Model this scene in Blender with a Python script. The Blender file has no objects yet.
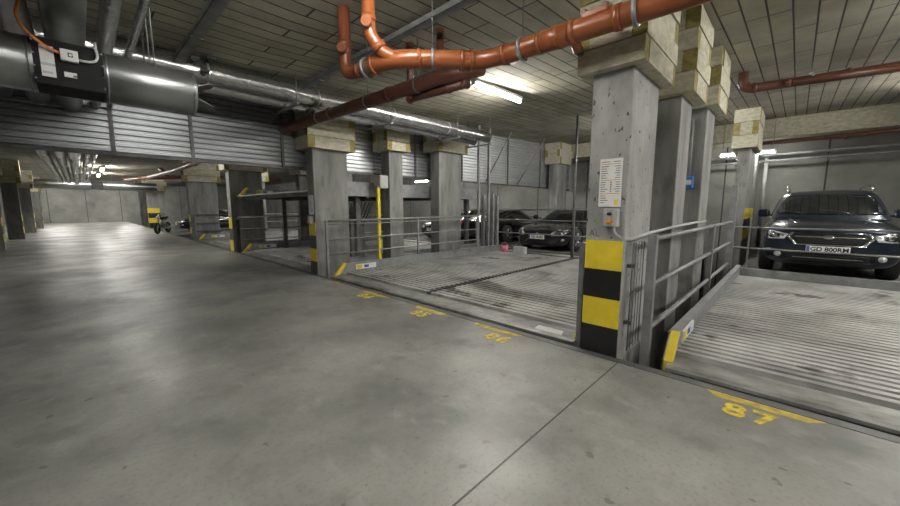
import bpy, bmesh, math, random
from mathutils import Vector, Matrix
from mathutils.bvhtree import BVHTree
random.seed(7)
S = bpy.context.scene
COL = S.collection
# ---------------------------------------------------------------- camera, world, exposure
cam = bpy.data.cameras.new('camera'); camo = bpy.data.objects.new('camera', cam); COL.objects.link(camo)
cam.sensor_width = 36.0; cam.lens = 355.0 / 900 * 36; cam.clip_start = .05; cam.clip_end = 200
f_, hz_, vx_ = 355.0, 208.0, 795.0
p_ = math.atan((253 - hz_) / f_)
Xd = Vector((vx_ - 450, hz_ - 253, f_)).normalized()
Zu = Vector((0, -math.cos(p_), -math.sin(p_)))
Yd = Zu.cross(Xd)
right = Vector((Xd[0], Yd[0], Zu[0])); down = Vector((Xd[1], Yd[1], Zu[1])); fwd = Vector((Xd[2], Yd[2], Zu[2]))
mw = Matrix((right, -down, -fwd)).transposed().to_4x4(); mw.translation = (0, 0, 1.35)
camo.matrix_world = mw
S.camera = camo
wd = bpy.data.worlds.new('world'); S.world = wd; wd.use_nodes = True
wd.node_tree.nodes['Background'].inputs[0].default_value = (.8, .9, 1, 1)
wd.node_tree.nodes['Background'].inputs[1].default_value = 0.02
S.view_settings.view_transform = 'Standard'; S.view_settings.look = 'None'
S.view_settings.gamma = 1; S.view_settings.use_curve_mapping = False
S.view_settings.exposure = 1.95
S.cycles.use_denoising = True; S.cycles.max_bounces = 8
TUBE = 62.0            # radiance of the fluorescent tubes

# ---------------------------------------------------------------- materials
M = {}
def ramp_mat(name, c1, c2, rough=.7, metal=0, scale=4, detail=6, bump=.0, bscale=None, lo=.35, hi=.65, stretch=(1, 1, 1), r2=None, spec=None, coat=0):
    m = bpy.data.materials.new(name); m.use_nodes = True; nt = m.node_tree; N = nt.nodes; L = nt.links
    b = N['Principled BSDF']
    tc = N.new('ShaderNodeTexCoord'); mp = N.new('ShaderNodeMapping'); mp.inputs['Scale'].default_value = stretch
    L.new(tc.outputs['Object'], mp.inputs[0])
    nz = N.new('ShaderNodeTexNoise'); nz.inputs['Scale'].default_value = scale; nz.inputs['Detail'].default_value = detail
    nz.inputs['Roughness'].default_value = .6
    L.new(mp.outputs[0], nz.inputs[0])
    rp = N.new('ShaderNodeValToRGB'); e = rp.color_ramp.elements
    e[0].position = lo; e[1].position = hi; e[0].color = (*c1, 1); e[1].color = (*c2, 1)
    L.new(nz.outputs[0], rp.inputs[0]); L.new(rp.outputs[0], b.inputs['Base Color'])
    b.inputs['Roughness'].default_value = rough; b.inputs['Metallic'].default_value = metal
    if spec is not None: b.inputs['Specular IOR Level'].default_value = spec
    if coat: b.inputs['Coat Weight'].default_value = coat; b.inputs['Coat Roughness'].default_value = .03
    if r2 is not None:
        mr = N.new('ShaderNodeMapRange'); mr.inputs[1].default_value = lo; mr.inputs[2].default_value = hi
        mr.inputs[3].default_value = rough; mr.inputs[4].default_value = r2
        L.new(nz.outputs[0], mr.inputs[0]); L.new(mr.outputs[0], b.inputs['Roughness'])
    if bump:
        n2 = N.new('ShaderNodeTexNoise'); n2.inputs['Scale'].default_value = bscale or scale * 6; n2.inputs['Detail'].default_value = 5
        L.new(mp.outputs[0], n2.inputs[0])
        bp = N.new('ShaderNodeBump'); bp.inputs['Strength'].default_value = bump; bp.inputs['Distance'].default_value = .02
        L.new(n2.outputs[0], bp.inputs['Height']); L.new(bp.outputs[0], b.inputs['Normal'])
    M[name] = m
    return m
def g(v, w=0): return (v * (1 + w), v, v * (1 - w))
def col_mul(m, fac_socket, color, mix='MIX'):
    """mix a colour over the base colour by a factor"""
    nt = m.node_tree; b = nt.nodes['Principled BSDF']; src = b.inputs['Base Color'].links[0].from_socket
    mx = nt.nodes.new('ShaderNodeMix'); mx.data_type = 'RGBA'; mx.blend_type = mix
    nt.links.new(fac_socket, mx.inputs[0]); nt.links.new(src, mx.inputs[6]); mx.inputs[7].default_value = (*color, 1)
    nt.links.new(mx.outputs[2], b.inputs['Base Color'])
    return mx
def node_math(m, op, a, b=None):
    n = m.node_tree.nodes.new('ShaderNodeMath'); n.operation = op
    for i, v in enumerate((a, b)):
        if v is None: continue
        if hasattr(v, 'links'): m.node_tree.links.new(v, n.inputs[i])
        else: n.inputs[i].default_value = v
    return n.outputs[0]
def sep_obj(m):
    tc = m.node_tree.nodes.new('ShaderNodeTexCoord'); s = m.node_tree.nodes.new('ShaderNodeSeparateXYZ')
    m.node_tree.links.new(tc.outputs['Object'], s.inputs[0]); return s.outputs, tc
def noise_of(m, scale, detail=3, stretch=(1, 1, 1)):
    nt = m.node_tree; tc = nt.nodes.new('ShaderNodeTexCoord'); mp = nt.nodes.new('ShaderNodeMapping'); mp.inputs['Scale'].default_value = stretch
    nt.links.new(tc.outputs['Object'], mp.inputs[0]); n = nt.nodes.new('ShaderNodeTexNoise'); n.inputs['Scale'].default_value = scale; n.inputs['Detail'].default_value = detail
    nt.links.new(mp.outputs[0], n.inputs[0]); return n.outputs[0]
def smooth(m, v, lo, hi):
    n = m.node_tree.nodes.new('ShaderNodeMapRange'); n.interpolation_type = 'SMOOTHSTEP'
    m.node_tree.links.new(v, n.inputs[0]); n.inputs[1].default_value = lo; n.inputs[2].default_value = hi
    return n.outputs[0]

# polished concrete floor: cloudy, with stains, a saw-cut joint, worn gloss
m = ramp_mat('floor_concrete', (.15, .147, .136), (.34, .333, .31), rough=.5, r2=.33, scale=.8, detail=13, bump=.05, bscale=14, lo=.36, hi=.66)
col_mul(m, node_math(m, 'MULTIPLY', smooth(m, noise_of(m, 38, 4), .5, .7), .3), (.12, .117, .11))
col_mul(m, node_math(m, 'MULTIPLY', smooth(m, noise_of(m, 7, 6, (1, .6, 1)), .55, .72), .4), (.34, .335, .315))
col_mul(m, node_math(m, 'MULTIPLY', smooth(m, noise_of(m, 2.2, 8), .55, .72), .6), (.11, .107, .1))
col_mul(m, node_math(m, 'MULTIPLY', smooth(m, noise_of(m, .4, 6, (1, .6, 1)), .48, .64), .55), (.125, .122, .113))
col_mul(m, node_math(m, 'MULTIPLY', smooth(m, noise_of(m, 9, 2), .69, .73), .6), (.07, .068, .065))
xyz, _ = sep_obj(m)
dj = node_math(m, 'ABSOLUTE', node_math(m, 'SUBTRACT', xyz[1], 1.005))
col_mul(m, node_math(m, 'LESS_THAN', dj, .006), (.03, .03, .028))
# cast concrete of pillars: pits and form marks
m = ramp_mat('pillar_concrete', (.2, .198, .19), (.44, .436, .42), rough=.85, scale=2.6, detail=8, bump=.25, bscale=18, lo=.3, hi=.7, stretch=(1, 1, .5))
col_mul(m, smooth(m, noise_of(m, 24, 2, (1, 1, .6)), .655, .69), (.075, .074, .07))
m = ramp_mat('pillar_plain', (.13, .128, .12), (.33, .326, .31), rough=.88, scale=1.6, detail=9, bump=.2, bscale=16, lo=.3, hi=.7, stretch=(2.2, 2.2, .45))
col_mul(m, node_math(m, 'MULTIPLY', smooth(m, noise_of(m, 3, 5, (1.5, 1.5, .8)), .55, .7), .5), (.1, .098, .093))
m = ramp_mat('wall_concrete', (.15, .148, .136), (.29, .286, .265), rough=.85, scale=.7, detail=8, bump=.15, bscale=10, lo=.3, hi=.7)
xyz, _ = sep_obj(m)
sxy = node_math(m, 'ADD', xyz[0], xyz[1])
fr = node_math(m, 'FRACT', node_math(m, 'DIVIDE', node_math(m, 'ADD', sxy, 100.3), 2.4))
col_mul(m, node_math(m, 'LESS_THAN', fr, .018), (.05, .05, .047))
col_mul(m, node_math(m, 'MULTIPLY', smooth(m, noise_of(m, 1.3, 3), .62, .72), .4), (.08, .079, .075))
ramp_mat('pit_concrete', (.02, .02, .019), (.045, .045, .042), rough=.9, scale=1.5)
# ceiling of narrow wood-wool boards in rows along x
m = ramp_mat('ceiling_boards', (.26, .24, .185), (.46, .43, .335), rough=.95, scale=1.3, detail=9, bump=.2, bscale=60, lo=.28, hi=.72)
nt = m.node_tree
tc = nt.nodes.new('ShaderNodeTexCoord'); br = nt.nodes.new('ShaderNodeTexBrick')
nt.links.new(tc.outputs['Object'], br.inputs[0])
br.offset = .37; br.offset_frequency = 3; br.squash = 1
br.inputs['Scale'].default_value = 1; br.inputs['Brick Width'].default_value = 1.15; br.inputs['Row Height'].default_value = .208
br.inputs['Mortar Size'].default_value = .011; br.inputs['Mortar Smooth'].default_value = .35; br.inputs['Bias'].default_value = 0
br.inputs['Color1'].default_value = (.85, .85, .85, 1); br.inputs['Color2'].default_value = (1.1, 1.1, 1.1, 1); br.inputs['Mortar'].default_value = (1, 1, 1, 1)
b = nt.nodes['Principled BSDF']; src = b.inputs['Base Color'].links[0].from_socket
mx = nt.nodes.new('ShaderNodeMix'); mx.data_type = 'RGBA'; mx.blend_type = 'MULTIPLY'; mx.inputs[0].default_value = 1
nt.links.new(src, mx.inputs[6]); nt.links.new(br.outputs['Color'], mx.inputs[7]); nt.links.new(mx.outputs[2], b.inputs['Base Color'])
col_mul(m, br.outputs['Fac'], (.045, .042, .035))
bp = nt.nodes.new('ShaderNodeBump'); bp.invert = True; bp.inputs['Strength'].default_value = .9; bp.inputs['Distance'].default_value = .03
nt.links.new(br.outputs['Fac'], bp.inputs['Height'])
old = b.inputs['Normal'].links[0].from_socket; nt.links.new(old, bp.inputs['Normal']); nt.links.new(bp.outputs[0], b.inputs['Normal'])
ramp_mat('wood_wool', (.36, .335, .24), (.62, .59, .47), rough=.95, scale=9, detail=8, bump=.5, bscale=70, lo=.3, hi=.7, stretch=(1, 1, 2))
ramp_mat('wood_wool_end', (.2, .165, .05), (.34, .29, .1), rough=.95, scale=12, bump=.3)
ramp_mat('galvanized', (.2, .203, .205), (.36, .363, .365), rough=.5, metal=.55, scale=5, detail=6, bump=.05, lo=.3, hi=.7, r2=.62)
ramp_mat('galvanized_dark', (.1, .1, .1), (.19, .19, .188), rough=.55, metal=.5, scale=4, lo=.3, hi=.7)
ramp_mat('lip_steel', (.13, .125, .115), (.34, .335, .32), rough=.5, metal=.35, scale=5, detail=9, lo=.35, hi=.65, stretch=(1, .5, 1))
m = ramp_mat('deck_steel', (.25, .248, .24), (.58, .575, .56), rough=.4, metal=.38, scale=1.6, detail=9, bump=.04, lo=.3, hi=.7, r2=.6)
col_mul(m, node_math(m, 'MULTIPLY', smooth(m, noise_of(m, 1.1, 6, (1, .6, 1)), .56, .7), .75), (.11, .105, .095))
col_mul(m, node_math(m, 'MULTIPLY', smooth(m, noise_of(m, 2.1, 6), .6, .7), .8), (.08, .06, .045))
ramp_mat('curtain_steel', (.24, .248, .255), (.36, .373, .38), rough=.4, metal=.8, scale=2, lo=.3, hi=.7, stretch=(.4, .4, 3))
ramp_mat('curtain_lit', (.46, .475, .485), (.6, .615, .625), rough=.38, metal=.75, scale=2, lo=.3, hi=.7, stretch=(.4, .4, 3))  # same curtain sheet, with the bay lamp's light painted into a brighter colour
ramp_mat('duct_steel', (.36, .375, .375), (.52, .54, .54), rough=.42, metal=.9, scale=3, lo=.3, hi=.7, bump=.02, bscale=6)
b = M['duct_steel'].node_tree.nodes['Principled BSDF']; tg = M['duct_steel'].node_tree.nodes.new('ShaderNodeTangent'); tg.direction_type = 'RADIAL'; tg.axis = 'X'
M['duct_steel'].node_tree.links.new(tg.outputs[0], b.inputs['Tangent']); b.inputs['Anisotropic'].default_value = .85; b.inputs['Anisotropic Rotation'].default_value = .25
ramp_mat('foil', (.45, .45, .45), (.7, .7, .7), rough=.22, metal=.95, scale=9, bump=.5, bscale=16, lo=.3, hi=.7)
ramp_mat('orange_plastic', (.225, .066, .021), (.285, .088, .03), rough=.3, scale=3, lo=.3, hi=.7)
ramp_mat('brown_orange', (.145, .042, .018), (.19, .056, .024), rough=.35, scale=3, lo=.3, hi=.7)
ramp_mat('brown_plastic', (.085, .033, .021), (.125, .05, .03), rough=.38, scale=3, lo=.3, hi=.7)
ramp_mat('stencil', (.1, .1, .098), (.24, .24, .23), rough=.8, scale=30, lo=.4, hi=.6)
ramp_mat('black', (.008, .008, .009), (.014, .014, .015), rough=.4, scale=5)
ramp_mat('black_matt', (.006, .006, .006), (.016, .016, .016), rough=.9, scale=5)
m = ramp_mat('yellow', (.7, .53, .02), (.84, .66, .04), rough=.55, scale=6, lo=.3, hi=.7)
m = ramp_mat('yellow_worn', (.42, .31, .03), (.78, .6, .04), rough=.6, scale=16, lo=.4, hi=.55)
ramp_mat('yellow_faded', (.3, .24, .06), (.62, .45, .06), rough=.6, scale=9, lo=.35, hi=.6)
ramp_mat('white_paint', (.68, .68, .67), (.78, .78, .77), rough=.5, scale=8)
ramp_mat('paper', (.74, .74, .73), (.82, .82, .8), rough=.5, scale=8)
ramp_mat('ink', (.1, .1, .11), (.2, .2, .2), rough=.6, scale=30)
ramp_mat('ink_orange', (.65, .3, .06), (.7, .36, .1), rough=.6, scale=30)
ramp_mat('grey_plastic', (.42, .43, .43), (.5, .51, .51), rough=.45, scale=6)
ramp_mat('orange_cable', (.75, .22, .05), (.85, .3, .08), rough=.4, scale=6)
ramp_mat('blue_plastic', (.04, .16, .45), (.05, .2, .55), rough=.4, scale=6)
ramp_mat('blue_print', (.05, .07, .3), (.07, .1, .36), rough=.5, scale=6)
ramp_mat('pink_plastic', (.55, .06, .14), (.75, .3, .4), rough=.5, scale=14)
ramp_mat('suv_paint', (.009, .016, .034), (.011, .02, .04), rough=.28, metal=.5, scale=2, coat=1)
ramp_mat('black_paint', (.004, .004, .005), (.006, .006, .007), rough=.2, metal=.2, scale=2, coat=1)
ramp_mat('grey_paint', (.09, .095, .1), (.1, .105, .11), rough=.25, metal=.5, scale=2, coat=1)
ramp_mat('car_glass', (.006, .007, .008), (.01, .011, .012), rough=.04, scale=2, spec=.8)
ramp_mat('rubber', (.012, .012, .012), (.022, .022, .022), rough=.8, scale=9)
ramp_mat('alloy', (.3, .3, .31), (.4, .4, .41), rough=.3, metal=.9, scale=5)
ramp_mat('chrome', (.7, .7, .7), (.78, .78, .78), rough=.12, metal=1, scale=3)
ramp_mat('lamp_glass', (.55, .56, .58), (.8, .8, .82), rough=.08, metal=.3, scale=40, lo=.4, hi=.6)
ramp_mat('amber', (.6, .2, .02), (.7, .25, .03), rough=.2, scale=5)
ramp_mat('red_glass', (.3, .01, .01), (.4, .02, .02), rough=.15, scale=5)
def emit(name, c, s):
    m = bpy.data.materials.new(name); m.use_nodes = True; nt = m.node_tree
    nt.nodes.remove(nt.nodes['Principled BSDF']); e = nt.nodes.new('ShaderNodeEmission')
    e.inputs[0].default_value = (*c, 1); e.inputs[1].default_value = s
    nt.links.new(e.outputs[0], nt.nodes['Material Output'].inputs[0]); M[name] = m
emit('tube_light', (1, .985, .93), TUBE)

# ---------------------------------------------------------------- mesh helpers (all in world metres; parts are moved to the thing's base)
class MB:
    def __init__(s): s.bm = bmesh.new()
    def box(s, x0, x1, y0, y1, z0, z1, bev=0, mi=0):
        r = bmesh.ops.create_cube(s.bm, size=1); vs = r['verts']
        for v in vs: v.co = Vector(((x0 + x1) / 2 + v.co.x * (x1 - x0), (y0 + y1) / 2 + v.co.y * (y1 - y0), (z0 + z1) / 2 + v.co.z * (z1 - z0)))
        fs = {f for v in vs for f in v.link_faces}
        for f in fs: f.material_index = mi
        if bev:
            es = {e for v in vs for e in v.link_edges}
            bmesh.ops.bevel(s.bm, geom=list(es), offset=bev, segments=2, affect='EDGES', profile=.5)
        return s
    def cyl(s, a, b, r, n=14, r2=None, smooth=True):
        a, b = Vector(a), Vector(b); d = b - a; L = d.length
        if L < 1e-6: return s
        q = d.to_track_quat('Z', 'Y').to_matrix().to_4x4(); q.translation = (a + b) / 2
        rr = bmesh.ops.create_cone(s.bm, cap_ends=True, segments=n, radius1=r, radius2=r if r2 is None else r2, depth=L, matrix=q)
        for f in {f for v in rr['verts'] for f in v.link_faces}:
            f.smooth = smooth and len(f.verts) == 4
        return s
    def tube(s, pts, r, n=10):
        """a bent tube along a polyline"""
        pts = [Vector(p) for p in pts]; rings = []; up = None
        for i, p in enumerate(pts):
            t = ((pts[min(i + 1, len(pts) - 1)] - pts[max(i - 1, 0)])).normalized()
            if up is None: up = t.orthogonal().normalized()
            up = (up - t * up.dot(t)).normalized(); w = t.cross(up)
            rings.append([s.bm.verts.new(p + up * (r * math.cos(2 * math.pi * k / n)) + w * (r * math.sin(2 * math.pi * k / n))) for k in range(n)])
        for A, B in zip(rings, rings[1:]):
            for k in range(n):
                f = s.bm.faces.new((A[k], A[(k + 1) % n], B[(k + 1) % n], B[k])); f.smooth = True
        s.bm.faces.new(rings[0][::-1]); s.bm.faces.new(rings[-1])
        return s
    def lathe(s, prof, org, axis, n=28):
        """revolve (r, h) pairs round an axis"""
        q = Vector(axis).to_track_quat('Z', 'Y').to_matrix(); o = Vector(org); R = []
        for r, h in prof:
            R.append([s.bm.verts.new(o + q @ Vector((max(r, 1e-4) * math.cos(2 * math.pi * k / n), max(r, 1e-4) * math.sin(2 * math.pi * k / n), h))) for k in range(n)])
        for A, B in zip(R, R[1:]):
            for k in range(n):
                f = s.bm.faces.new((A[k], A[(k + 1) % n], B[(k + 1) % n], B[k])); f.smooth = True
        return s
    def prism(s, pts, h):
        """extrude a planar polygon by vector h"""
        h = Vector(h); A = [s.bm.verts.new(p) for p in pts]; B = [s.bm.verts.new(Vector(p) + h) for p in pts]; n = len(A)
        s.bm.faces.new(A[::-1]); s.bm.faces.new(B)
        for k in range(n): s.bm.faces.new((A[k], A[(k + 1) % n], B[(k + 1) % n], B[k]))
        return s
    def sheet(s, prof, ext, thick=None):
        """extrude an open profile (list of points) along ext; a folded sheet"""
        ext = Vector(ext); A = [s.bm.verts.new(p) for p in prof]; B = [s.bm.verts.new(Vector(p) + ext) for p in prof]
        fs = [s.bm.faces.new((A[k], A[k + 1], B[k + 1], B[k])) for k in range(len(A) - 1)]
        return s
    def build(s, name, mat, parent=None, label=None, mods=None):
        off = Vector((0, 0, 0))
        p = parent
        while p is not None:
            off += p.location; p = p.parent
        bmesh.ops.translate(s.bm, verts=s.bm.verts, vec=-off)
        bmesh.ops.recalc_face_normals(s.bm, faces=s.bm.faces)
        me = bpy.data.meshes.new(name); s.bm.to_mesh(me); s.bm.free()
        for m in (mat if isinstance(mat, (list, tuple)) else [mat]): me.materials.append(M[m])
        o = bpy.data.objects.new(name, me); COL.objects.link(o); o.parent = parent
        if label: o['label'] = label
        return o
def thing(name, label, cat, loc, group=None, kind='thing', rz=0):
    o = bpy.data.objects.new(name, None); COL.objects.link(o); o.location = loc; o.rotation_euler = (0, 0, rz); o.empty_display_size = .1
    o['label'] = label; o['category'] = cat; o['kind'] = kind
    if group: o['group'] = group
    return o
def tag(o, label, cat, group=None, kind='thing'):
    o['label'] = label; o['category'] = cat; o['kind'] = kind
    if group: o['group'] = group
    return o
def struct(o): o['kind'] = 'structure'; return o
def copy_tree(o, parent=None):
    c = o.copy(); COL.objects.link(c); c.parent = parent
    for ch in list(o.children): copy_tree(ch, c)
    return c
def bend(a, b, c, n=8):
    """points of a smooth bend from a to c with corner b"""
    a, b, c = Vector(a), Vector(b), Vector(c)
    return [a * (1 - t) ** 2 + b * (2 * t * (1 - t)) + c * t * t for t in [k / n for k in range(n + 1)]]
def text(body, size, loc, rot, mat, name, parent=None, extrude=.001, offset=0, shear=0, label=None, center=True, space=1):
    cu = bpy.data.curves.new(name, 'FONT'); cu.body = body; cu.size = size; cu.extrude = extrude; cu.offset = offset; cu.resolution_u = 3
    cu.space_character = space; cu.align_x = 'CENTER' if center else 'LEFT'; cu.align_y = 'CENTER'
    t = bpy.data.objects.new(name, cu); COL.objects.link(t)
    bpy.context.view_layer.update()
    me = bpy.data.meshes.new_from_object(t.evaluated_get(bpy.context.evaluated_depsgraph_get()))
    bpy.data.objects.remove(t); bpy.data.curves.remove(cu)
    T = Matrix.Translation(loc) @ rot.to_4x4(); off = Vector((0, 0, 0)); p = parent
    while p is not None: off += p.location; p = p.parent
    me.transform(Matrix.Translation(-off) @ T); me.materials.clear(); me.materials.append(M[mat]); me.name = name
    o = bpy.data.objects.new(name, me); COL.objects.link(o); o.parent = parent
    if label: o['label'] = label
    return o
def basis(r, u):
    r, u = Vector(r), Vector(u); return Matrix((r, u, r.cross(u))).transposed()

# ---------------------------------------------------------------- the setting
PIT = -1.5; EDGE = 3.25; CSL = .045
def CZ(x): return 3.3 + CSL * max(x, 1.8)      # the slab above rises towards the right wall
XR = 15.5; XL = -7.5; YF = 48.0; YB = -8.0
floor = struct(MB().box(XL, EDGE, YB, YF, PIT, 0).build('floor', 'floor_concrete'))
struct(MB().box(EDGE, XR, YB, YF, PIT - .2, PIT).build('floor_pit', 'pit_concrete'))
struct(MB().prism([(XL, YB, CZ(XL)), (1.8, YB, CZ(1.8)), (XR, YB, CZ(XR)), (XR, YB, 4.3), (XL, YB, 4.3)], (0, YF - YB, 0)).build('ceiling', 'ceiling_boards'))
struct(MB().box(XL, XR, YF, YF + .3, PIT, 4.3).build('wall_far', 'wall_concrete'))
struct(MB().box(XR, XR + .3, YB, YF, PIT, 4.3).build('wall_right', 'wall_concrete'))
struct(MB().box(XL - .3, XL, YB, YF, PIT, 4.3).build('wall_left', 'wall_concrete'))
struct(MB().box(XL, XR, YB - .3, YB, PIT, 4.3).build('wall_back', 'wall_concrete'))
struct(MB().box(EDGE - .085, EDGE + .004, YB, YF, -.06, .004).build('trim_1', 'galvanized_dark'))
struct(MB().box(14.35, XR, YB, 20, 3.4, CZ(14.35) - .004).build('trim_2', 'wood_wool'))

# painted numbers and dashes at the bay edge
Rn = basis((0, -1, 0), (1, 0, 0))
for num, yc, xc, ys in (('87', .1, 3.01, (.36, -.27)), ('86', 2.12, 2.99, (2.62, 1.95)), ('85', 3.36, 3.0, (3.67, 3.04)), ('84', 4.66, 3.02, (4.97, 4.3))):
    text(num, .25, (xc - .08, yc, .002), Rn, 'yellow_worn', 'floor_marking_number', floor, .0012, .008, space=1.2, label='yellow painted number %s on the floor at the bay edge' % num)
    MB().prism([(3.07, ys[0] - .06, .001), (3.16, ys[0], .001), (3.16, ys[1], .001), (3.07, ys[1] + .1, .001)], (0, 0, .0015)).build('floor_marking_dash', 'yellow_faded', floor, label='worn yellow dash painted beside the number %s' % num)
MB().box(3.1, 3.18, 5.7, 6.05, .001, .0025).build('floor_marking_dash', 'yellow_faded', floor, label='worn yellow dash painted near the striped second pillar row')

# ---------------------------------------------------------------- pillars with insulated tops
def cap(t, x0, x1, y0, y1, zb, layers, th=.13):
    """courses of wood-wool boards, lapped the other way in every course"""
    h = (CZ(x0 - th) - .006 - zb) / layers
    for k in range(layers):
        za, zc = zb + k * h + .004, zb + (k + 1) * h - .004
        e = random.uniform(-.012, .012)
        if k % 2 == 0:
            L = ((x0 - th + e, x0, y0 - th, y1 + th), (x1, x1 + th + e, y0 - th, y1 + th), (x0, x1, y0 - th + e, y0), (x0, x1, y1, y1 + th))
            ends = (1, 1, 0, 0)
        else:
            L = ((x0 - th + e, x0, y0, y1), (x1, x1 + th + e, y0, y1), (x0 - th, x1 + th, y0 - th + e, y0), (x0 - th, x1 + th, y1, y1 + th))
            ends = (2, 2, 3, 3)
        for i, (a, b, c, d) in enumerate(L):
            mb = MB().box(a, b, c, d, za, zc)
            lng = 1 if (d - c) > (b - a) else 0          # board runs along y or x; its cut ends are yellower
            for f in mb.bm.faces:
                n = f.normal if f.normal.length else f.calc_center_median()
            mb.bm.normal_update()
            for f in mb.bm.faces:
                if abs(f.normal[lng]) > .5: f.material_index = 1
            mb.build('insulation_board', ('wood_wool', 'wood_wool_end'), t)
def pillar(label, x0, x1, y0, y1, zb, layers=4, hazard=None, base=PIT, capon=True, group='concrete pillars', th=.13, mat='pillar_plain'):
    t = thing('concrete_pillar', label, 'pillar', ((x0 + x1) / 2, (y0 + y1) / 2, base), group)
    MB().box(x0, x1, y0, y1, base, CZ(x0) - .003, bev=.012).build('shaft', mat, t)
    if capon: cap(t, x0, x1, y0, y1, zb, layers, th)
    if hazard:
        face, z0, z1, n = hazard
        hh = (z1 - z0) / n
        for k in range(n):
            mb = MB(); za, zc = z1 - (k + 1) * hh, z1 - k * hh
            if 'x' in face: mb.box(x0 - .004, x0 + .01, y0 + .006, y1 - .006, za, zc)
            if 'y' in face: mb.box(x0 + .006, min(x1, x0 + (.6 if x0 < 10 else 1.2)), y0 - .004, y0 + .01, za, zc)
            if 'X' in face: mb.box(x1 - .01, x1 + .004, y0 + .006, y1 - .006, za, zc)
            mb.build('hazard_stripe', 'yellow' if k % 2 == 0 else 'black', t, label='yellow warning stripe' if k % 2 == 0 else 'black warning stripe')
    return t
A = pillar('nearest striped concrete pillar with the instruction sheet and switch box', EDGE, 3.99, 1.04, 1.38, 2.5, 5, ('x', .004, 1.06, 4), th=.1, mat='pillar_concrete')
B = pillar('second concrete pillar behind the instruction sheet pillar, along the bay 87 railing', 4.92, 5.46, 1.04, 1.36, 2.63, 4)
Cc = pillar('third concrete pillar from the instruction sheet, with a small blue box on its face', 6.5, 7.15, 1.04, 1.4, 2.8, 3)
D = pillar('far concrete pillar with yellow band standing left of the blue SUV', 12.0, 13.3, .94, 1.19, 2.87, 3, ('y', .5, 1.35, 3))
pillar('yellow banded pillar without insulated top, between the far pillar and the right wall', 13.5, 15.4, .95, 1.17, 2.5, 3, ('y', .5, 1.35, 3), capon=False)
Ep = pillar('striped concrete pillar at the floor edge where the slatted curtain ends its aisle span', EDGE, 4.0, 6.86, 7.16, 2.5, 4, ('x', .004, 1.06, 4))
F = pillar('slim concrete pillar right of the yellow pole, behind the middle railing', 5.08, 5.48, 6.86, 7.18, 2.66, 4)
G = pillar('wide concrete pillar under the end of the foil wrapped pipes', 6.7, 7.57, 6.86, 7.2, 2.83, 3)
H = pillar('far concrete pillar behind the black sports coupe', 13.25, 14.05, 6.86, 7.25, 3.08, 3)
I1 = pillar('striped concrete pillar left of the raised parking platform', EDGE, 4.2, 12.5, 12.84, 2.5, 4, ('x', .004, 1.06, 3))
pillar('pillar with pale insulated top seen over the raised parking platform', 5.4, 6.1, 12.5, 12.82, 2.5, 4)
pillar('dark pillar right of the pale topped one, beyond the raised parking platform', 6.9, 7.5, 12.5, 12.82, 2.75, 3)
pillar('lone pillar far behind the slatted curtain beside the far wall lamp', 13.2, 14, 12.5, 12.85, 3, 3)
J1 = pillar('concrete pillar with slim yellow stripe, right of the parked motorbike', EDGE, 4.3, 18.4, 18.72, 2.45, 4, ('x', .004, 1.06, 4))
pillar('inner pillar right of the motorbike bay, behind the slim yellow striped one', 5.6, 6.3, 18.4, 18.7, 2.6, 4)
K1 = pillar('farthest striped pillar, left of the parked motorbike', EDGE, 4.2, 31.5, 31.95, 2.5, 3, ('xy', .004, 1.35, 4))
pillar('plain pillar close to the far wall on the right of the aisle', EDGE, 4.1, 36.0, 36.35, 2.6, 3)
for k, (y, lb) in enumerate(((18.1, 'front pillar of the row on the left side of the aisle'), (24.0, 'second pillar of the row on the left side of the aisle'),
                             (30.0, 'third pillar of the row on the left side of the aisle'), (36.0, 'last pillar of the row on the left side of the aisle'))):
    t = pillar(lb, -2.2, -1.75, y, y + .34, 2.4, 4, ('X', .004, 1.06, 4))

# ---------------------------------------------------------------- corrugated smoke curtain across the hall
cy = 7.45
cur = thing('smoke_curtain', 'corrugated metal smoke curtain hanging from the ceiling across the whole hall', 'smoke curtain', (3, cy, 2.15))
joints = [-7.45, -5, -2.3, .44, 1.42, 2.9, 5.3, 6.35, 8.2, 10.6, 12.8, 15.45]
for a, b in zip(joints, joints[1:]):
    prof = []; z = 2.18; d = .045
    while z < CZ(b) + .1:
        prof += [(a, cy, z), (a, cy - d, z + .012), (a, cy - d, z + .05), (a, cy, z + .062)]; z += .088
    mb = MB().sheet(prof, (b - a - .004, 0, 0))
    bmesh.ops.bisect_plane(mb.bm, geom=mb.bm.verts[:] + mb.bm.edges[:] + mb.bm.faces[:], plane_co=(0, 0, 3.295 if b > 1.9 else 4), plane_no=Vector((-CSL, 0, 1)).normalized(), clear_outer=True)
    bmesh.ops.bisect_plane(mb.bm, geom=mb.bm.verts[:] + mb.bm.edges[:] + mb.bm.faces[:], plane_co=(0, 0, 3.376), plane_no=(0, 0, 1), clear_outer=b < 1.9)
    mb.build('corrugated_panel', 'curtain_steel' if a < 2.8 else 'curtain_lit', cur)
for x in joints[1:-1]:
    MB().box(x - .025, x + .025, cy - .07, cy - .036, 2.15, CZ(x - .03) - .002).build('curtain_post', 'galvanized_dark', cur)
MB().box(-7.45, 15.45, cy - .05, cy + .05, 2.13, 2.18).build('bottom_rail', 'galvanized_dark', cur)
for x0, x1 in ((9.75, 9.35), (11.9, 11.2), (14.9, 14.4)):
    MB().cyl((x0, cy - .75, CZ(x0) - .01), (x1, cy - .06, 2.2), .022, 8).build('brace', 'galvanized', cur)

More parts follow.
